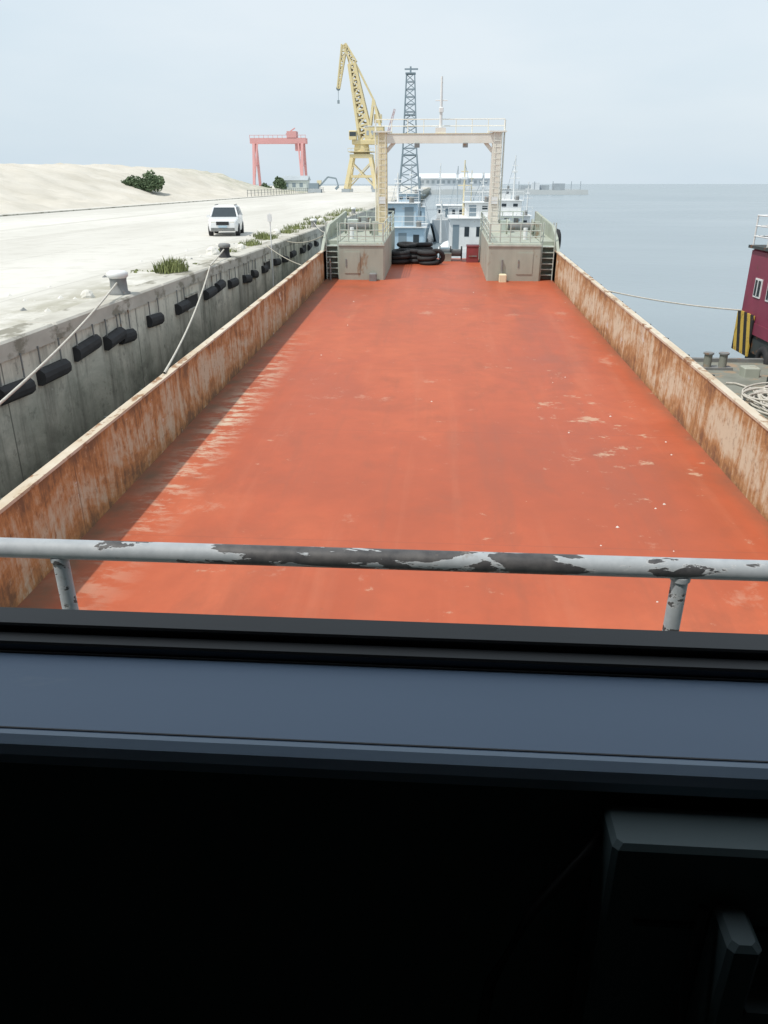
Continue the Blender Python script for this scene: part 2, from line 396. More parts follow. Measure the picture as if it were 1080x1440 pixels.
def bush(name,c,rx,rz,n,k='leaf',trunk=True,leaf=.28):
    b=B(); cx,cy,cz=c
    cl=[]
    for _ in range(16):
        a=random.uniform(0,6.28); rr=random.random()**.6
        cl.append(Vector((cx+rx*rr*.75*math.cos(a),cy+rx*rr*.75*math.sin(a),cz+rz*random.uniform(.3,.95)*(1-.45*rr))))
    if trunk:
        for q in cl[:9]: b.cyl((cx,cy,cz-.3),q,.13,.03,'bark',5)
    for i in range(n):
        q=random.choice(cl); d=Vector((random.gauss(0,1),random.gauss(0,1),random.gauss(0,.8)))
        d.normalize(); p=q+d*rx*.32*random.random()**.4
        if p.z<cz: p.z=cz+.1
        a=Vector((random.gauss(0,1),random.gauss(0,1),random.gauss(0,1))).normalized(); c2=a.orthogonal().normalized()*leaf*random.uniform(.5,1.2); a=a*leaf
        b.add([p-a*.5,p+c2*.5,p+a*.5,p-c2*.5],[(0,1,2,3)],k)
    return b.obj(name,fix=False)
bush('green_bush',(-56.5,158,mh(-56.5,158)-.1),3.4,3.6,2600,leaf=.42)
bush('green_bush',(-59.6,157,mh(-59.6,157)-.1),1.8,1.8,800,leaf=.35)
bush('green_bush',(-66,335,-3),3.5,6.0,1200,leaf=.7)
bush('green_bush',(-70,330,-3),2.6,3.2,700,leaf=.6)
def weeds():
    b=B()
    cl=[(-9.75,28.7,.6,.6,320),(-9.9,42,.6,.4,120),(-10.1,47,.7,.45,150),(-10.8,49,.6,.4,110),(-9.9,53,.7,.4,100),(-10.2,58,1,.45,120),(-10,64,1.2,.5,150),(-10.6,72,1.5,.5,150),(-10.2,82,1.5,.6,150),(-10.5,95,2,.6,160),(-10.1,38,.5,.25,70)]
    for q in range(40): cl.append((random.uniform(-11.2,-9.7),random.uniform(24,110),random.uniform(.15,.35),random.uniform(.05,.14),random.randint(6,20)))
    for x,y,r,h,n in cl:
        for _ in range(n):
            a=random.uniform(0,6.28); d=r*random.random()**.7
            p=Vector((x+d*math.cos(a),y+d*math.sin(a),-3)); 
            if p.x>QX-.82: p.z=-2.95
            hh=h*random.uniform(.4,1.15)*(1-.4*d/r); l=Vector((random.uniform(-.5,.5),random.uniform(-.5,.5),0))*hh
            w=Vector((math.cos(a+1),math.sin(a+1),0))*.028
            b.add([p-w,p+w,p+l*.5+Vector((0,0,hh*.6))+w*.8,p+l+Vector((0,0,hh)),p+l*.5+Vector((0,0,hh*.6))-w*.8],[(0,1,2,3,4)],'grass')
    b.obj('weeds_grass',fix=False)
weeds()

def bollard(x,y,z=-2.96,s=1,k='steelgrey',k2='white',ship=False,name='mooring_bollard'):
    b=B()
    pr=[(.34,0),(.34,.06),(.27,.1),(.26,.42),(.27,.5),(.33,.55),(.33,.66),(.24,.72),(0,.74)]
    seg=14;vs=[];fs=[];
    for r,h in pr:
        for i in range(seg):
            t=2*math.pi*i/seg; vs.append((x+r*s*math.cos(t),y+r*s*math.sin(t),z+h*s))
    for j in range(len(pr)-1):
        for i in range(seg): fs.append((j*seg+i,j*seg+(i+1)%seg,(j+1)*seg+(i+1)%seg,(j+1)*seg+i))
    b.add(vs,fs[:seg*4],k,True); b.add(vs,fs[seg*4:],k2,True)
    b.obj(name,ship)
bollard(-9.25,22.5,s=.9); bollard(-9.3,34.6,s=.8,k='rubber',k2='steelgrey'); bollard(-9.3,60,s=.8); bollard(-9.3,88,s=.8)
def rock(x,y,r,k='stone',name='painted_stone'):
    b=B(); vs=[];fs=[];n=9;mm=5
    for j in range(mm+1):
        ph=math.pi/2*j/mm
        for i in range(n):
            t=2*math.pi*i/n; rr=r*math.cos(ph)*(1+.25*noise.noise(Vector((math.cos(t)*2+x,math.sin(t)*2+y,j))))
            vs.append((x+rr*math.cos(t),y+rr*math.sin(t),-3+r*1.1*math.sin(ph)))
    for j in range(mm):
        for i in range(n): fs.append((j*n+i,j*n+(i+1)%n,(j+1)*n+(i+1)%n,(j+1)*n+i))
    b.add(vs,fs,k); b.obj(name)
rock(-10.4,36.6,.32); rock(-10.0,22.0,.2); rock(-9.9,40,.22); rock(-10.5,52,.3); rock(-9.9,68,.35)
b=B()
for q in range(90):
    x=random.uniform(-12.5,-9.7);y=random.uniform(12,90);r=random.uniform(.03,.11)
    b.add([(x-r,y,-3),(x,y-r,-3),(x+r,y,-3),(x,y+r,-3),(x+r*.1,y,-3+r*.8)],[(0,1,4),(1,2,4),(2,3,4),(3,0,4)],random.choice(['stone','steelgrey','stone']))
b.obj('rubble_stones',fix=False)

# ---------------------------------------------------------------- SUV
def suv(x,y,rot):
    mt=Matrix.Translation((x,y,-3))@Matrix.Rotation(rot,4,'Z')
    e=empty('parked_car'); b=B()
    sec=[(-2.28,.74,.42,.78),(-2.2,.84,.34,.93),(-1.9,.90,.28,1.0),(-1.05,.93,.26,1.08),(0,.93,.26,1.1),(1.4,.93,.26,1.1),(2.1,.90,.3,1.08),(2.28,.82,.4,.98)]
    vs=[];fs=[]
    for yy,w,z0,z1 in sec:
        vs+=[(-w*.94,yy,z0),(-w,yy,(z0+z1)/2),(-w*.96,yy,z1-.06),(-w*.88,yy,z1),(w*.88,yy,z1),(w*.96,yy,z1-.06),(w,yy,(z0+z1)/2),(w*.94,yy,z0)]
    for j in range(len(sec)-1):
        for i in range(8): fs.append((j*8+i,j*8+(i+1)%8,(j+1)*8+(i+1)%8,(j+1)*8+i))
    fs+=[tuple(range(7,-1,-1)),tuple(range(len(sec)*8-8,len(sec)*8))]
    b.add(vs,fs,'carwhite',False,mt)
    def ring(z,y0,y1,w0,w1): return [(-w0,y0,z),(w0,y0,z),(w1,y1,z),(-w1,y1,z)]
    vs=ring(1.08,-1.02,2.08,.82,.84)+ring(1.62,-.42,1.82,.66,.66)
    b.add(vs,[(0,1,5,4),(1,2,6,5),(2,3,7,6),(3,0,4,7)],'glassdk',False,mt)
    b.add(ring(1.62,-.46,1.86,.69,.69)+ring(1.72,-.3,1.7,.58,.58),[(0,1,5,4),(1,2,6,5),(2,3,7,6),(3,0,4,7),(4,5,6,7),(3,2,1,0)],'carwhite',False,mt)
    def pil(p,q,w=.05): b.cyl(mt@Vector(p),mt@Vector(q),w,k='carwhite',seg=6)
    for s in(-1,1):
        pil((s*.83,-1.02,1.08),(s*.67,-.42,1.63)); pil((s*.85,.45,1.08),(s*.68,.5,1.63),.035); pil((s*.85,1.35,1.08),(s*.68,1.3,1.63),.04); pil((s*.85,2.08,1.08),(s*.67,1.82,1.63),.06)
        b.box(s*.56-.14,s*.56+.14,-2.27,-2.15,.72,.86,'lamp',mt)
        b.box(s*.98-.1,s*.98+.1,-.95,-.8,1.05,1.2,'carwhite',mt)
        for yy in(-1.4,1.4):
            b.cyl(mt@Vector((s*.7,yy,.36)),mt@Vector((s*.95,yy,.36)),.36,k='rubber',seg=18)
            b.cyl(mt@Vector((s*.95,yy,.36)),mt@Vector((s*.965,yy,.36)),.21,k='steelgrey',seg=12)
        b.cyl(mt@Vector((s*.6,-.2,1.76)),mt@Vector((s*.6,1.6,1.76)),.025,k='steelgrey',seg=5)
    b.box(-.38,.38,-2.31,-2.2,.66,.86,'rubber',mt)
    b.box(-.72,.72,-2.31,-2.15,.34,.5,'steelgrey',mt)
    b.box(-.26,.26,-2.33,-2.3,.52,.63,'blue',mt)
    b.obj('body',parent=e)
suv(-13.6,51.5,R(9))

# ---------------------------------------------------------------- cargo ship (camera ship)
ship=empty('cargo_barge',True)
DX=6.2; DZ=-6.15; BT=-4.65; FY=43.4; EY=53.5
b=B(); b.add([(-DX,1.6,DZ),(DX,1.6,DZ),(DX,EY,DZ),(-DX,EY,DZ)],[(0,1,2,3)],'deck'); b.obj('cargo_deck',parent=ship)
b=B()
b.box(-DX-.12,-DX,1.6,FY+2,DZ-.01,BT,'wallL'); b.obj('port_bulwark',parent=ship)
b=B(); b.box(DX,DX+.12,1.6,FY+2,DZ-.01,BT,'wallR'); b.obj('starboard_bulwark',parent=ship)
b=B()
y=1.6
while y<FY+2:
    L=min(6.0,FY+2-y)
    for s in(-1,1):
        j=random.uniform(-.008,.008)
        b.box(min(s*(DX-.02),s*(DX+.17)),max(s*(DX-.02),s*(DX+.17)),y,y+L-.012,BT,BT+.05+j,'cap')
        for q in range(3):
            yy=y+q*2+.5
            b.box(min(s*(DX+.12),s*(DX+.3)),max(s*(DX+.12),s*(DX+.3)),yy,yy+.05,DZ,BT,'hull')
    y+=L
b.obj('bulwark_cap',parent=ship)
b=B(); 
b.box(-DX-.32,DX+.32,-14,EY,-9.5,DZ-.012,'hull')
vs=[(-DX-.32,EY,DZ-.012),(DX+.32,EY,DZ-.012),(DX-.8,EY+3,DZ-.4),(-DX+.8,EY+3,DZ-.4),(-DX-.3,EY,-9.3),(DX+.3,EY,-9.3),(3.5,EY+1.5,-9.3),(-3.5,EY+1.5,-9.3)]
b.add(vs,[(0,1,2,3),(7,6,5,4),(0,4,5,1),(1,5,6,2),(2,6,7,3),(3,7,4,0)],'hull')
b.obj('hull',parent=ship)
def fore(s,xi):
    b=B()
    x0,x1=sorted((s*xi,s*(DX-.75)))
    b.bbox(x0,x1,FY,EY+.2,DZ,-4.2,'grgreen',.06)
    a0,a1=sorted((s*(DX-.75),s*DX))
    b.box(a0,a1,FY+.9,EY+.2,DZ,-4.2,'grgreen')
    o0,o1=sorted((s*DX,s*(DX+.15)))
    b.extr([(FY-.4,DZ),(EY+1,DZ),(EY+1,-3.3),(FY+2.5,-3.5),(FY+.6,-4.0),(FY-.4,-4.6)],o0,o1,'grgreen')
    for q in range(6): b.box(a0+.04,a1-.04,FY+.35,FY+.9,DZ+.25+q*.29,DZ+.29+q*.29,'ltgreen')
    for e in (a0+.05,a1-.05): b.cyl((e,FY+.35,DZ),(e,FY+.35,-3.2),.035,k='ltgreen',seg=6)
    w=x1-x0
    c=x0+w*(.7 if s>0 else .3); b.box(c-.42,c+.42,FY-.03,FY,DZ+.35,DZ+1.45,'grgreen'); b.box(c-.36,c-.3,FY-.06,FY-.03,DZ+.7,DZ+1.1,'steelgrey')
    b.cyl((c-1.2,FY-.1,DZ),(c-1.2,FY-.1,DZ+1.1),.05,k='steelgrey',seg=6)
    b.bbox(c-1.15*s-.2,c-1.15*s+.2,FY-.5,FY-.1,DZ,DZ+.4,'creamyel' if s>0 else 'steelgrey',.04)
    b.box(x0,x1,FY-.05,FY,-4.37,-4.29,'ltgreen')
    def rail(p,q,n):
        for i in range(n+1):
            t=i/n; x=p[0]+(q[0]-p[0])*t; yy=p[1]+(q[1]-p[1])*t
            b.cyl((x,yy,-4.2),(x,yy,-3.25),.03,k='ltgreen',seg=6)
        for z in(-3.25,-3.6,-3.9): b.cyl((p[0],p[1],z),(q[0],q[1],z),.026,k='ltgreen',seg=6)
    rail((x0+.1,FY+.15),(x1-.1,FY+.15),5); rail((s*xi*1.02,FY+.15),(s*xi*1.02,EY),6); rail((x0+.1,EY),(x1-.1,EY),4)
    wy=FY+3.5; cx=(x0+x1)/2+s*.5
    b.cyl((cx-.7,wy,-3.65),(cx+.7,wy,-3.65),.22,k='steelgrey',seg=12); b.cyl((cx-.75,wy,-3.65),(cx-.68,wy,-3.65),.42,k='grgreen',seg=14); b.cyl((cx+.68,wy,-3.65),(cx+.75,wy,-3.65),.42,k='grgreen',seg=14)
    b.box(cx+.8,cx+1.15,wy-.3,wy+.3,-4.2,-3.4,'grgreen')
    for q in (0,.6): b.cyl((cx-.4+q,FY+8,-4.2),(cx-.4+q,FY+8,-3.5),.15,k='steelgrey',seg=10)
    b.box(cx-.9,cx-.3,FY+6,FY+6.8,-4.2,-3.5,'ltgreen')
    b.cyl((cx+.2*s,FY+2,-4.2),(cx+.2*s,FY+2,-3.6),.12,k='white',seg=8)
    b.obj('forecastle_block',parent=ship)
fore(-1,2.95); fore(1,2.6)
b=B()
b.add([(-2.8,EY,DZ-.01),(2.5,EY,DZ-.01),(2.3,EY+6,DZ-1.2),(-2.6,EY+6,DZ-1.2),(-2.8,EY,DZ-.2),(2.5,EY,DZ-.2),(2.3,EY+6,DZ-1.4),(-2.6,EY+6,DZ-1.4)],[(0,1,2,3),(7,6,5,4),(0,4,5,1),(1,5,6,2),(2,6,7,3),(3,7,4,0)],'steelgrey')
b.cyl((.1,52.6,DZ+.45),(1.4,52.6,DZ+.45),.22,k='steelgrey',seg=12)
for x in (.05,.75,1.45): b.cyl((x-.04,52.6,DZ+.45),(x+.04,52.6,DZ+.45),.42,k='hull',seg=14)
b.bbox(.3,.8,51.8,52.2,DZ,DZ+.5,'grgreen',.03)
b.obj('bow_gear',parent=ship)
b=B(); b.bbox(1.75,2.5,51.3,52.2,DZ,DZ+.95,'redbox',.03); b.box(1.72,2.53,51.27,52.23,DZ+.95,DZ+1.0,'redbox'); b.box(1.9,2.4,51.26,51.3,DZ+.35,DZ+.42,'steelgrey'); b.obj('red_deck_locker',True)
for (x,y,n,r) in [(-2.45,50.5,3,.48),(-1.5,51,3,.5),(-.65,50.3,3,.48),(-2.0,52.2,4,.5),(-1.0,52.4,4,.48)]:
    for q in range(n):
        b=B(); b.torus((x+random.uniform(-.08,.08),y+random.uniform(-.08,.08),DZ+.15+q*.27),(random.uniform(-.1,.1),random.uniform(-.1,.1),1),r,.18,'rubber',20,8,.75); b.obj('tyre',True)
for x in (-.15,):
    b=B(); b.torus((x,50.2,DZ+.48),(.15,1,.45),.40,.14,'rubber',20,8,.8); b.obj('tyre',True)
b=B(); b.torus((DX+.42,FY+3.2,-4.4),(1,0,0),.48,.2,'rubber'); b.cyl((DX+.3,FY+3.2,-4),(DX+.2,FY+3.2,-3.4),.03,k='rope'); b.obj('fender_tyre',True)
b=B(); GY=50
for s,k in((-1,'creamyel'),(1,'cream')):
    x=-3.5 if s<0 else 3.2
    b.beam((x,GY,-4.2),(x,GY,1.25),.62,k,h=.7,w1=.54)
    b.beam((x,GY,-4.2),(x,GY,-3.7),.9,k,h=.9)
    b.beam((x-s*.25,GY,.25),(x-s*.8,GY,.85),.2,'cream')
    b.box(x-.5,x+.5,GY-.5,GY+.5,1.25,1.32,'cream')
    b.box(x-.22,x+.22,GY-.42,GY-.37,-2.6,-2.2,'white')
    for q in range(16): b.cyl((x-.2,GY-.42,-4+q*.32),(x+.2,GY-.42,-4+q*.32),.015,k='cream',seg=5)
    for e in(-.2,.2): b.cyl((x+e,GY-.42,-4.2),(x+e,GY-.42,1.3),.02,k='cream',seg=5)
    b.cyl((x+s*.4,GY,-4.2),(x+s*.4,GY,1.9),.05,k='cream',seg=6)
b.beam((-3.24,GY,.92),(2.94,GY,.92),.48,'cream',h=.6)
b.box(-3.2,2.9,GY-.33,GY+.33,1.165,1.20,'creamyel')
for q in range(9):
    x=-3.9+q*7.5/8; b.cyl((x,GY+.28,1.2),(x,GY+.28,1.95),.026,k='cream',seg=5)
for z in(1.6,1.95): b.cyl((-3.9,GY+.28,z),(3.6,GY+.28,z),.026,k='cream',seg=5)
b.cyl((-.1,GY,1.2),(-.1,GY,4.1),.10,.06,'white',8); b.cyl((-.45,GY,2.9),(.25,GY,2.9),.03,k='white',seg=5); b.bbox(-.22,.04,GY-.13,GY+.13,2.3,2.55,'white',.03)
b.box(-.4,.2,GY-.25,GY+.25,1.2,1.5,'cream')
b.bbox(-1.6,-1.3,GY-.5,GY-.3,.45,.7,'steelgrey',.03); b.bbox(1.2,1.5,GY-.5,GY-.3,.45,.7,'steelgrey',.03)
b.obj('gantry_mast',True)
b=B()
for q in range(22):
    x=random.uniform(-5.4,6.0);y=random.uniform(9,43);r=random.uniform(.01,.03)
    if q<12: x=random.uniform(2.8,5.6);y=random.uniform(10,24)
    b.add([(x-r,y,DZ),(x,y-r,DZ),(x+r*1.4,y,DZ),(x,y+r,DZ),(x,y,DZ+r)],[(0,1,4),(1,2,4),(2,3,4),(3,0,4)],'stone')
b.obj('deck_debris',True,fix=False)

# aft superstructure & wheelhouse (camera stands inside)
b=B()
b.box(-5.2,5.2,-9,1.45,DZ+.0,-1.92,'white'); b.box(-5.6,5.6,-9.2,1.75,-1.92,-1.84,'grgreen')
b.obj('aft_accommodation',parent=ship)
SD=-.0095
b=B()
X0,X1,Y0,Y1=-2.3,2.3,-2.4,.64
b.box(X0,X1,Y0,Y1,-1.84,-1.80,'room')
b.box(X0,X1,Y0-.06,Y0,-1.80,.62,'room')
b.box(X0-.06,X0,Y0,Y1,-1.8,.62,'room'); b.box(X1,X1+.06,Y0,Y1,-1.8,.62,'room')
b.box(X0-.3,X1+.3,Y0-.3,Y1+.12,.62,.70,'room')
b.box(X0,X1,.50,Y1,-1.80,-.457+SD,'room')
b.box(X0,X1,.58,Y1,.36,.62,'room')
for x in(-2.25,-.95,.95,2.25): b.box(x-.05,x+.05,.58,Y1,-.45,.36,'frame')
b.obj('wheelhouse_room',parent=ship)
b=B()
b.box(X0,X1,.494,.606,-.457,-.435,'sill')
pf=[(.494,-.4335),(.4895,-.434),(.482,-.4385),(.478,-.446),(.4775,-.455),(.494,-.455)]
b.extr(pf,X0,X1,'sillip')
b.box(X0,X1,.497,.4985,-.435,-.4342,'frame')
b.cyl((X0,.605,-.4345),(X1,.605,-.4345),.0016,k='cable',seg=6)
o=b.obj('window_sill',True); o.location.z+=SD
b=B()
b.bbox(X0,X1,.626,.640,-.45,-.4155,'frame',.002); b.bbox(X0,X1,.6065,.6255,-.45,-.424,'frame',.002)
b.box(X0,X1,.641,.66,-.47,-.4185,'frame')
o=b.obj('window_frame',True); o.location.z+=SD
b=B()
b.bbox(.145,.62,.435,.480,-1.15,-.478,'boxg',.004)
b.box(.30,.303,.4315,.435,-1.1,-.52,'cable'); b.box(.17,.60,.4318,.435,-.56,-.556,'cable')
b.bbox(.225,.25,.39,.43,-.95,-.525,'boxg',.004)
b.box(.25,.36,.39,.43,-.60,-.595,'boxg')
b.obj('control_cabinet',True)
b=B(); b.tube([(.15,.48,-.50),(.135,.46,-.51),(.09,.44,-.56),(.06,.43,-.64),(.05,.42,-.75),(.05,.4,-.95)],.005,'cable',8)
b.tube([(.215,.42,-.52),(.205,.40,-.6),(.215,.39,-.7),(.2,.39,-.9)],.004,'cable',8); b.obj('power_cable',True)
b=B()
RY,RZ=1.6,-.866
b.cyl((-2.6,RY,RZ),(2.6,RY,RZ),.0245,k='chip',seg=28)
for x in(-2.39,-.905,.58,2.06):
    b.cyl((x,RY,-1.84),(x,RY,RZ-.02),.019,k='chip',seg=18); b.cyl((x,RY,RZ-.03),(x,RY,RZ-.018),.023,k='chip',seg=18)
for z in(-1.2,-1.52): b.cyl((-2.6,RY,z),(2.6,RY,z),.014,k='chip',seg=12)
b.obj('guard_rail',True)

# ---------------------------------------------------------------- mooring ropes
def rope(p0,p1,s,r=.03,k='rope',n=18):
    b=B(); b.tube(sag(p0,p1,s,n),r,k); b.obj('mooring_rope')
rope((-9.25,22.5,-2.6),(-6.3,7.2,-3.4),.25,.026)
rope((-8.85,30.6,-2.95),(-6.3,17.3,-4.05),.25,.03); rope((-9.3,34.6,-2.6),(-8.85,30.6,-2.93),.02,.03)
rope((-8.85,41,-2.9),(-6.35,37.0,-3.5),.1,.022,'ropeD'); rope((-9.3,47,-2.96),(-6.3,44,-2.6),.3,.025,'ropeD')
rope((-9.3,60,-2.6),(-6.0,48,-2.4),.5,.025)
b=B(); b.cyl((-8.7,41.6,-5),(-8.7,41.6,-1.4),.03,k='white',seg=6); b.box(-8.8,-8.6,41.5,41.57,-1.8,-1.45,'white'); b.obj('draught_marker_post')
rope((6.3,33,-3.9),(11.2,29.8,-4.3),.12,.028)

# ---------------------------------------------------------------- neighbouring pontoon and maroon vessel
b=B()
PZ=-5.75
b.box(7.0,19,-10,27.6,-8.6,PZ,'pontoon'); b.box(7.0,19,27.5,27.7,PZ,PZ+.12,'steelgrey'); b.box(6.95,7.1,-10,27.6,PZ,PZ+.1,'steelgrey')
for (x,y) in((9.1,26.4),(9.6,26.4)): b.cyl((x,y,PZ),(x,y,PZ+.5),.13,k='pontoon',seg=12); b.cyl((x,y,PZ+.5),(x,y,PZ+.55),.17,k='steelgrey',seg=12)
b.box(8.8,9.9,26.2,26.6,PZ,PZ+.08,'steelgrey')
b.cyl((7.5,27,PZ),(7.5,27,PZ+.75),.14,k='rubber',seg=12)
b.bbox(9.9,10.4,25.2,25.7,PZ,PZ+.3,'grgreen',.03); b.bbox(10.2,11.0,23.6,24.2,PZ,PZ+.3,'hull',.03)
b.obj('mooring_pontoon')
b=B(); pts=[]
cx,cy=9.9,21.6
for i in range(520):
    t=i*.21; rr=.75+.35*math.sin(i*.071)+.18*math.sin(i*.31)
    pts.append((cx+rr*math.cos(t)*1.0+.3*math.sin(i*.023)+.12*math.sin(i*.57),cy+rr*1.4*math.sin(t)+.35*math.cos(i*.017)+.15*math.cos(i*.43),PZ+.05+.10*abs(math.sin(i*.11))+.0003*i))
b.tube(pts,.03,'rope',6)
b.tube([(9.0+.2*i+.1*math.sin(i),24.2-.25*i+.2*math.sin(i*1.7),PZ+.05) for i in range(14)],.03,'rope',6)
b.obj('rope_pile')

b=B()
vx=11.35; VE=30.3; VS=8
b.box(vx+.3,19,VS,VE-.4,-8.5,-5.6,'hull')
b.bbox(vx,19,VS,VE,-4.6,-2.15,'maroon',.08)
b.box(vx-.02,19,VS,VE+.02,-5.0,-4.6,'maroon')
b.box(vx+.05,19,VS,VE-.1,-5.65,-5.0,'hull')
b.box(vx-.08,vx-.03,VE-1.5,VE+.03,-5.8,-4.35,'stripe'); b.box(vx-.08,vx+1.5,VE+.03,VE+.08,-5.8,-4.35,'stripe')
b.box(vx-.1,19.1,VS-.1,VE+.1,-2.15,-2.05,'hull')
for q in range(9):
    yy=VE-1.55-q*1.15
    b.box(vx-.03,vx+.02,yy,yy+.62,-3.75,-3.1,'white'); b.box(vx-.04,vx-.01,yy+.06,yy+.56,-3.69,-3.16,'glassdk'); b.box(vx-.05,vx-.035,yy+.28,yy+.33,-3.69,-3.16,'white')
for q in range(14):
    yy=VE-q*1.3; b.cyl((vx+.03,yy,-2.05),(vx+.03,yy,-1.05),.03,k='white',seg=6)
for z in(-1.05,-1.4,-1.75): b.cyl((vx+.03,VS,z),(vx+.03,VE,z),.025,k='white',seg=6); b.cyl((vx,VE,z),(19,VE,z),.025,k='white',seg=6)
b.bbox(vx+.9,17,VS,VE-1.4,-2.05,-1.1,'white',.06); b.bbox(vx+.9,17,VS,VE-1.4,-1.1,-.95,'maroon',.05)
b.box(vx+.2,17.4,VS,VE-.5,-.95,-.85,'hull')
for q in range(8): b.box(vx+.87,vx+.9,VE-3-q*1.5,VE-2.1-q*1.5,-1.6,-1.15,'glassdk')
b.cyl((14,24,-.85),(14,24,4),.1,.05,'white')
for q in range(5):
    yy=VE-2.6-q*2.4; b.torus((vx+.1,yy,-5.75),(1,0,0),.4,.15,'rubber')
b.obj('maroon_tugboat')

# ---------------------------------------------------------------- moored vessels ahead
def boat(name,cx,y0,L,W,dk,hull,tiers,masts,house='white',seed=0):
    rnd=random.Random(seed); b=B(); z0=-8.2
    st=[(0,.88),(.1,1),(.6,1),(.8,.8),(.93,.4),(1,.03)]
    vs=[];fs=[]
    for t,w in st:
        sh=dk+.9*max(0,t-.5)**1.5*2
        vs+=[(cx-W/2*w,y0+L*t,sh),(cx-W/2*w*.8,y0+L*t*.98,z0),(cx+W/2*w*.8,y0+L*t*.98,z0),(cx+W/2*w,y0+L*t,sh)]
    for j in range(len(st)-1):
        for i in range(4): fs.append((j*4+i,j*4+(i+1)%4,(j+1)*4+(i+1)%4,(j+1)*4+i))
    fs.append((0,1,2,3)); b.add(vs,fs,hull)
    b.box(cx-W/2*.9,cx+W/2*.9,y0+.0,y0+.08,dk,dk+.6,hull)
    z=dk
    for (a,c,w,h,ox) in tiers:
        x0,x1=cx+ox-w/2,cx+ox+w/2
        b.bbox(x0,x1,y0+a,y0+c,z,z+h,house,.05)
        b.box(x0-.2,x1+.2,y0+a-.25,y0+c+.2,z+h,z+h+.07,'white')
        nw=max(2,int(w/1.0))
        for q in range(nw):
            xx=x0+(q+.25)*w/nw
            if (q+seed)%3==2: b.box(xx,xx+.5*w/nw*1.1,y0+a-.02,y0+a,z+.1,z+h*.85,'slate')
            else: b.box(xx,xx+.4*w/nw,y0+a-.02,y0+a,z+h*.55,z+h*.8,'glassdk')
        z+=h+.07
        for q in range(int(w/.8)+1):
            b.cyl((x0-.15+q*(w+.3)/int(w/.8),y0+a-.2,z),(x0-.15+q*(w+.3)/int(w/.8),y0+a-.2,z+.9),.025,k='white',seg=5)
        for zz in(.45,.9): b.cyl((x0-.15,y0+a-.2,z+zz),(x0+w+.15,y0+a-.2,z+zz),.022,k='white',seg=5)
        b.cyl((x1-.5,y0+a+.6,z),(x1-.5,y0+a+.6,z+.5),.22,k='steelgrey',seg=8)
    for (mx,my,mz,h,k) in masts:
        b.cyl((cx+mx,y0+my,mz),(cx+mx,y0+my,mz+h),.12,.06,k,6)
        for f,wd in((.55,1.2),(.8,.7)): b.cyl((cx+mx-wd/2,y0+my,mz+h*f),(cx+mx+wd/2,y0+my,mz+h*f),.04,k=k,seg=5)
        b.bbox(cx+mx-.3,cx+mx+.3,y0+my-.1,y0+my+.1,mz+h*.66,mz+h*.7,'white',.02)
        b.cyl((cx+mx,y0+my,mz+h*.95),(cx+mx+rnd.uniform(-2.5,2.5),y0+my+5,dk+1),.02,k='slate',seg=4)
        b.cyl((cx+mx,y0+my,mz+h*.95),(cx+mx+rnd.uniform(-1.5,1.5),y0+my-4,dk+1.5),.02,k='slate',seg=4)
    for q in range(12):
        xx=cx+rnd.uniform(-W/2,W/2)*.85; yy=y0+rnd.uniform(.3,2.5); s=rnd.uniform(.15,.42)
        b.bbox(xx-s,xx+s,yy-s,yy+s,dk,dk+s*2,rnd.choice(['steelgrey','blue','white','creamyel','hull','slate']),.03)
    b.obj(name)
boat('blue_workboat',-3.3,70,22,5.6,-6.4,'blue',[(2,9,3.9,2.8,0),(2.8,7,2.9,1.9,-.2)],[(-.6,6,-1.9,2.8,'white'),(1.3,10,-3,3.6,'slate')],'blue',1)
boat('white_fishing_boat',3.0,72,22,6.2,-6.2,'white',[(1.5,9,4.2,3.3,0),(3.4,8,2.4,1.2,.5)],[(-.8,7,-2.8,4.8,'creamyel'),(1.2,11,-3,4.0,'white'),(-2.9,2.2,-5,3.6,'white')],'white',2)
boat('white_fishing_boat',8.6,92,24,6.0,-5.6,'slate',[(2,10,4.0,2.2,-.4),(3.5,8,2.6,1.5,-.6)],[(0,7,-2.4,5.4,'white'),(-2.3,4,-4,4.2,'creamyel'),(2.2,12,-4,4.2,'white')],'white',3)
boat('grey_coaster',2.5,118,36,8,-5.4,'slate2',[(2,10,6,2.4,0)],[(0,8,-3,5.4,'slate2'),(-2.6,16,-4,7.0,'white'),(2.6,22,-4,6,'creamyel')],'white',4)
boat('grey_coaster',11,150,40,8,-5.4,'slate2',[(2,10,6,2.6,0),(3,9,3.6,1.8,0)],[(0,8,-1.4,5,'slate2'),(-2.6,20,-4,6,'slate2')],'white',5)
boat('blue_workboat',-4.4,112,26,6,-5.6,'slate',[(2,9,4.4,2.6,0),(3,8,3.0,1.6,0)],[(.2,7,-2,4.6,'slate2')],'blue',6)

# ---------------------------------------------------------------- lattice tower
b=B(); tx,ty=-9.9,262
b.lattice((tx,ty,-3),(tx,ty,8),6.6,4.4,4,.26,'slate'); b.lattice((tx,ty,8),(tx,ty,30),4.4,2.4,11,.2,'slate')
b.box(tx-1.5,tx+1.5,ty-1.5,ty+1.5,30,30.3,'slate'); b.beam((tx-1.8,ty,31.3),(tx+2.2,ty,31.3),.4,'slate'); b.beam((tx,ty,30),(tx,ty,32),.5,'slate')
b.box(tx-2.4,tx+2.4,ty-2.4,ty+2.4,8,8.3,'slate'); b.box(tx-1.8,tx+1.8,ty-1.8,ty+1.8,19,19.3,'slate')
b.obj('lattice_tower')

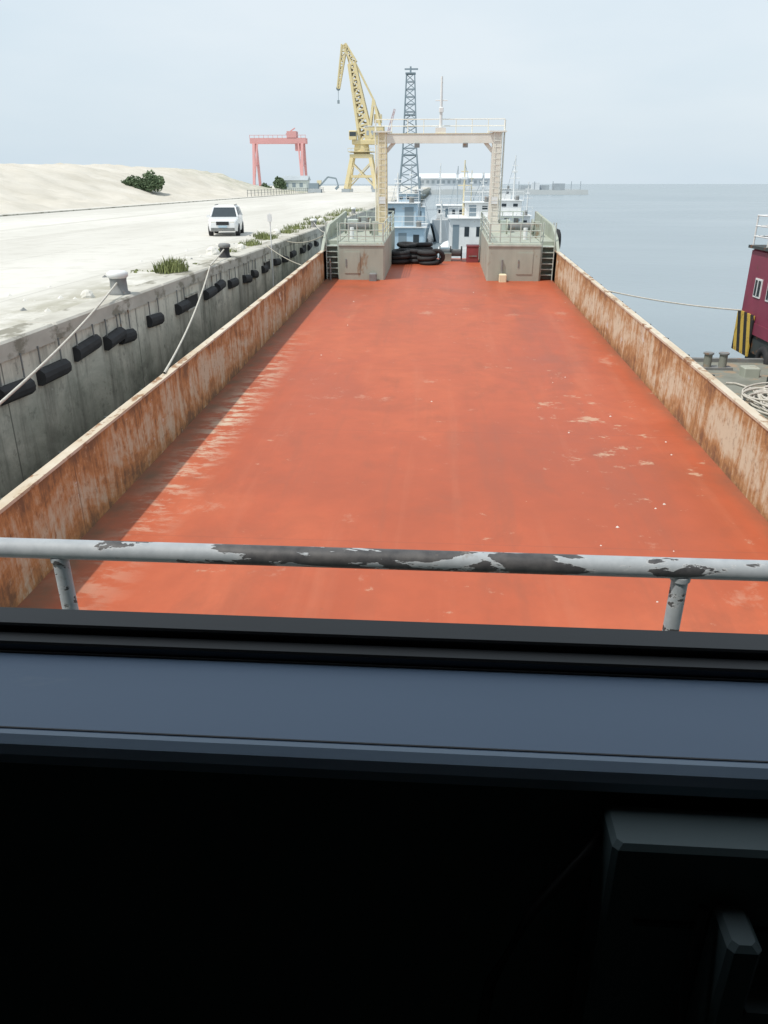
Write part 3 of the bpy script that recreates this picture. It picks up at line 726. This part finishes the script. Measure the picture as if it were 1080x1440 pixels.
# ---------------------------------------------------------------- yellow harbour crane
e=empty('yellow_harbour_crane'); e.location=(-29.5,312,CZ-3); e.scale=(.93,.93,.93)
b=B(); Yk='yellow'
for sx in(-1,1):
    for sy in(-1,1):
        b.beam((sx*6,sy*6,1.2),(sx*3.6,sy*3.6,13),1.5,Yk,w1=1.3)
        b.box(sx*6-1.6,sx*6+1.6,sy*6-.7,sy*6+.7,0,1.3,'slate2')
    b.beam((sx*5,-5,5.8),(sx*5,5,5.8),.9,Yk); b.beam((-5,sx*5,5.8),(5,sx*5,5.8),.9,Yk)
    b.beam((sx*5.8,-5.8,1.6),(sx*4,5,10),.35,Yk)
    b.beam((-5.8,sx*5.6,1.6),(4,sx*4,11),.4,Yk); b.beam((5.8,sx*5.6,1.6),(-4,sx*4,11),.4,Yk)
b.box(-4.4,4.4,-4.4,4.4,12.6,13.8,Yk); b.cyl((0,0,13.8),(0,0,17.4),3.3,2.8,Yk,16)
b.box(-5,5,-5,5,14.6,14.8,Yk)
for q in range(9): b.cyl((-5+q*1.25,-5,14.8),(-5+q*1.25,-5,15.9),.08,k=Yk,seg=4)
b.beam((-5,-5,15.9),(5,-5,15.9),.15,Yk)
b.obj('portal_base',parent=e)
b=B()
b.bbox(-3.6,8.6,-3,3,17.4,19.0,Yk,.2); b.bbox(1.5,9,-2.8,2.8,19,23.6,Yk,.3); b.box(1.4,9.1,-2.9,2.9,23.6,23.9,'white')
for q in range(4): b.box(2.2+q*1.7,3.1+q*1.7,-2.86,-2.8,20.6,22.2,'slate2')
b.bbox(-4.6,-1.6,-4.2,-1.6,19,22.2,Yk,.2); b.box(-4.4,-1.8,-4.25,-4.2,20.2,21.7,'glassdk')
b.obj('machinery_house',parent=e)
b=B()
b.lattice((1.8,0,19),(-3.4,0,45),5.0,2.2,10,.6,Yk)
b.beam((-.4,-1.6,19),(-4.5,-.6,45),1.2,Yk); b.beam((-.4,1.6,19),(-4.5,.6,45),1.2,Yk)
b.beam((4.4,-1.6,19),(-2.3,-.6,45),1.2,Yk); b.beam((4.4,1.6,19),(-2.3,.6,45),1.2,Yk)
b.beam((7.5,-2,23.6),(4.8,-1,33),.9,Yk); b.beam((7.5,2,23.6),(4.8,1,33),.9,Yk)
b.beam((3.5,-2,23.6),(4.8,-1,33),.9,Yk); b.beam((3.5,2,23.6),(4.8,1,33),.9,Yk)
b.beam((4.8,-.8,33),(-2.4,-.5,46),.7,Yk); b.beam((4.8,.8,33),(-2.4,.5,46),.7,Yk)
b.box(5,8.0,-1.2,1.2,25.0,28,Yk); b.beam((4.8,0,32.6),(7.2,0,27.5),.7,Yk)
b.lattice((-2.4,0,45.5),(-6.2,0,51.5),1.8,1.4,3,.4,Yk); b.lattice((-6.2,0,51.5),(-8.8,0,37),1.9,.8,7,.34,Yk)
b.beam((-6.2,0,51.2),(-4.0,0,44),.5,Yk)
b.cyl((-8.9,-.4,37),(-8.9,.4,37),.8,k='slate',seg=10)
b.cyl((-8.9,0,37),(-8.9,0,33),.12,k='slate',seg=4); b.box(-9.3,-8.5,-.4,.4,31.8,33,'slate')
b.obj('luffing_boom',parent=e)
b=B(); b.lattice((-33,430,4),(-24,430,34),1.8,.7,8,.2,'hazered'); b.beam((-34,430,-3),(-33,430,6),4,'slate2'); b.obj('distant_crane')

b=B(); gx,gy=-87,450
for sx in(-1,1):
    for yy in(-8,8):
        b.beam((gx+sx*13,gy+yy,-3),(gx+sx*13,gy+yy*.35,19.5),1.3,'redcr')
    b.beam((gx+sx*13,gy-8,-2),(gx+sx*13,gy+8,-2),1.2,'redcr'); b.beam((gx+sx*13,gy-5,9),(gx+sx*13,gy+5,9),.8,'redcr')
b.box(gx-15,gx+15,gy-3,gy-1.6,19.5,22.2,'redcr'); b.box(gx-15,gx+15,gy+1.6,gy+3,19.5,22.2,'redcr')
b.box(gx+5,gx+10,gy-3.2,gy+3,22.3,25.4,'redcr'); b.box(gx+9,gx+12,gy-2,gy+2,16,19.4,'redcr')
for q in range(13): b.beam((gx-15+q*2.5,gy-3,22.2),(gx-15+q*2.5,gy-3,23.5),.2,'redcr')
b.beam((gx-15,gy-3,23.5),(gx+15,gy-3,23.5),.22,'redcr'); b.beam((gx+4,gy,24),(gx+9,gy,27),.5,'redcr')
b.beam((gx-13,gy-7.8,-2),(gx-11,gy-3,19.5),.7,'redcr'); b.beam((gx+13,gy-7.8,-2),(gx+11,gy-3,19.5),.7,'redcr')
b.obj('red_gantry_crane')

b=B(); b.bbox(-65,-55,340,348,-3,1.2,'shed',.1); b.extr([(339.5,1.2),(348.5,1.2),(344,3)],-65.5,-54.5,'slate2'); 
for q in range(3): b.box(-64+q*3,-62.6+q*3,339.96,340,-1.4,.2,'slate')
b.obj('white_shed')
def excavator(x,y,s,fl=1):
    b=B(); z=-3
    def P(a,c,d=0): return (x+fl*a*s,y+d*s,z+c*s)
    for d in(-1.2,1.2): b.beam(P(-2,.5,d),P(2,.5,d),1.0*s,'slate2',h=.7*s)
    b.beam(P(-1.8,1.9),P(1.2,1.9),1.6*s,'slate',h=2.4*s); b.beam(P(.6,2.8,.6),P(1.9,2.8,.6),1.4*s,'creamyel',h=1.2*s)
    b.beam(P(1.4,1.8),P(4.0,4.4),.45*s,'slate'); b.beam(P(4,4.4),P(6.5,4.0),.45*s,'slate'); b.beam(P(6.5,4.0),P(7.2,1.8),.35*s,'slate'); b.beam(P(7.2,1.8),P(6.3,1.0),.7*s,'slate')
    b.obj('excavator')
excavator(-44,290,1.15)
b=B()
for q in range(34): b.cyl((-47+q*.0,200+q*4,-3),(-47,200+q*4,-1.4),.08,k='steelgrey',seg=5)
b.cyl((-47,200,-1.6),(-47,332,-1.6),.05,k='steelgrey',seg=4); b.cyl((-47,200,-2.2),(-47,332,-2.2),.05,k='steelgrey',seg=4)
b.obj('wire_fence')
b=B()
vs=[];n=40
for i in range(n+1):
    x=-70+182*i/n; z=-4.6+.8*noise.noise(Vector((x*.05,0,0)))
    vs+=[(x,640,-8.5),(x,644,z),(x,760,z),(x,764,-8.5)]
fs=[]
for i in range(n):
    for j in range(3): fs.append((i*4+j,i*4+j+1,(i+1)*4+j+1,(i+1)*4+j))
fs+= [(0,1,2,3),(n*4+3,n*4+2,n*4+1,n*4)]
b.add(vs,fs,'farland')
b.obj('breakwater_terrain')
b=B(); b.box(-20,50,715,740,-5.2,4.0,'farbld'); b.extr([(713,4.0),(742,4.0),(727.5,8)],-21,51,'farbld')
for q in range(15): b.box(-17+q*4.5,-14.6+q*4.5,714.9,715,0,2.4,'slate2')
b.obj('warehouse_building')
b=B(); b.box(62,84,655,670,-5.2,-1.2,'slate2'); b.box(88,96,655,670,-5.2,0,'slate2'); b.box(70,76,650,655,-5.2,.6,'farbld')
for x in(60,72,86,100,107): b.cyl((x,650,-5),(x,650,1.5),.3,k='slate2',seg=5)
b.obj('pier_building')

# ---------------------------------------------------------------- light, sky, camera
el=R(60); az=(-.80,-.60)
d=Vector((-az[0]*math.cos(el),-az[1]*math.cos(el),-math.sin(el)))
L=bpy.data.lights.new('sun','SUN'); L.energy=3.1; L.angle=R(1.2); L.color=(1,.95,.87)
lo=bpy.data.objects.new('sun',L); scene.collection.objects.link(lo); lo.rotation_euler=d.to_track_quat('-Z','Y').to_euler(); lo.location=(0,0,60)
w=bpy.data.worlds.new('World'); scene.world=w; w.use_nodes=True; nt=w.node_tree
bg=nt.nodes['Background']; sk=nt.nodes.new('ShaderNodeTexSky'); sk.sky_type='NISHITA'; sk.sun_disc=False
sk.sun_elevation=el; sk.sun_rotation=math.atan2(az[0],az[1]); sk.air_density=1.2; sk.dust_density=4; sk.ozone_density=1.5
tc=nt.nodes.new('ShaderNodeTexCoord'); mp=nt.nodes.new('ShaderNodeMapping'); mp.inputs['Scale'].default_value=(1,1,3.5)
nt.links.new(tc.outputs['Generated'],mp.inputs['Vector'])
n=noi(nt,mp.outputs[0],1.6,5,.5)
haze=ramp(nt,n,[(.35,(.62,.745,.84)),(.7,(.77,.85,.91))])
hz=mix(nt,1.0,haze,(11.2,11.2,11.2),'MULTIPLY')
col=mix(nt,.86,sk.outputs[0],hz)
nt.links.new(col,bg.inputs['Color']); bg.inputs['Strength'].default_value=.1
cam=bpy.data.cameras.new('camera'); co=bpy.data.objects.new('camera',cam); scene.collection.objects.link(co)
co.location=(0,0,CZ); co.rotation_euler=(R(90-23.16),0,R(3.9))
cam.sensor_fit='VERTICAL'; cam.sensor_height=36; cam.lens=27; cam.clip_start=.02; cam.clip_end=40000
scene.camera=co
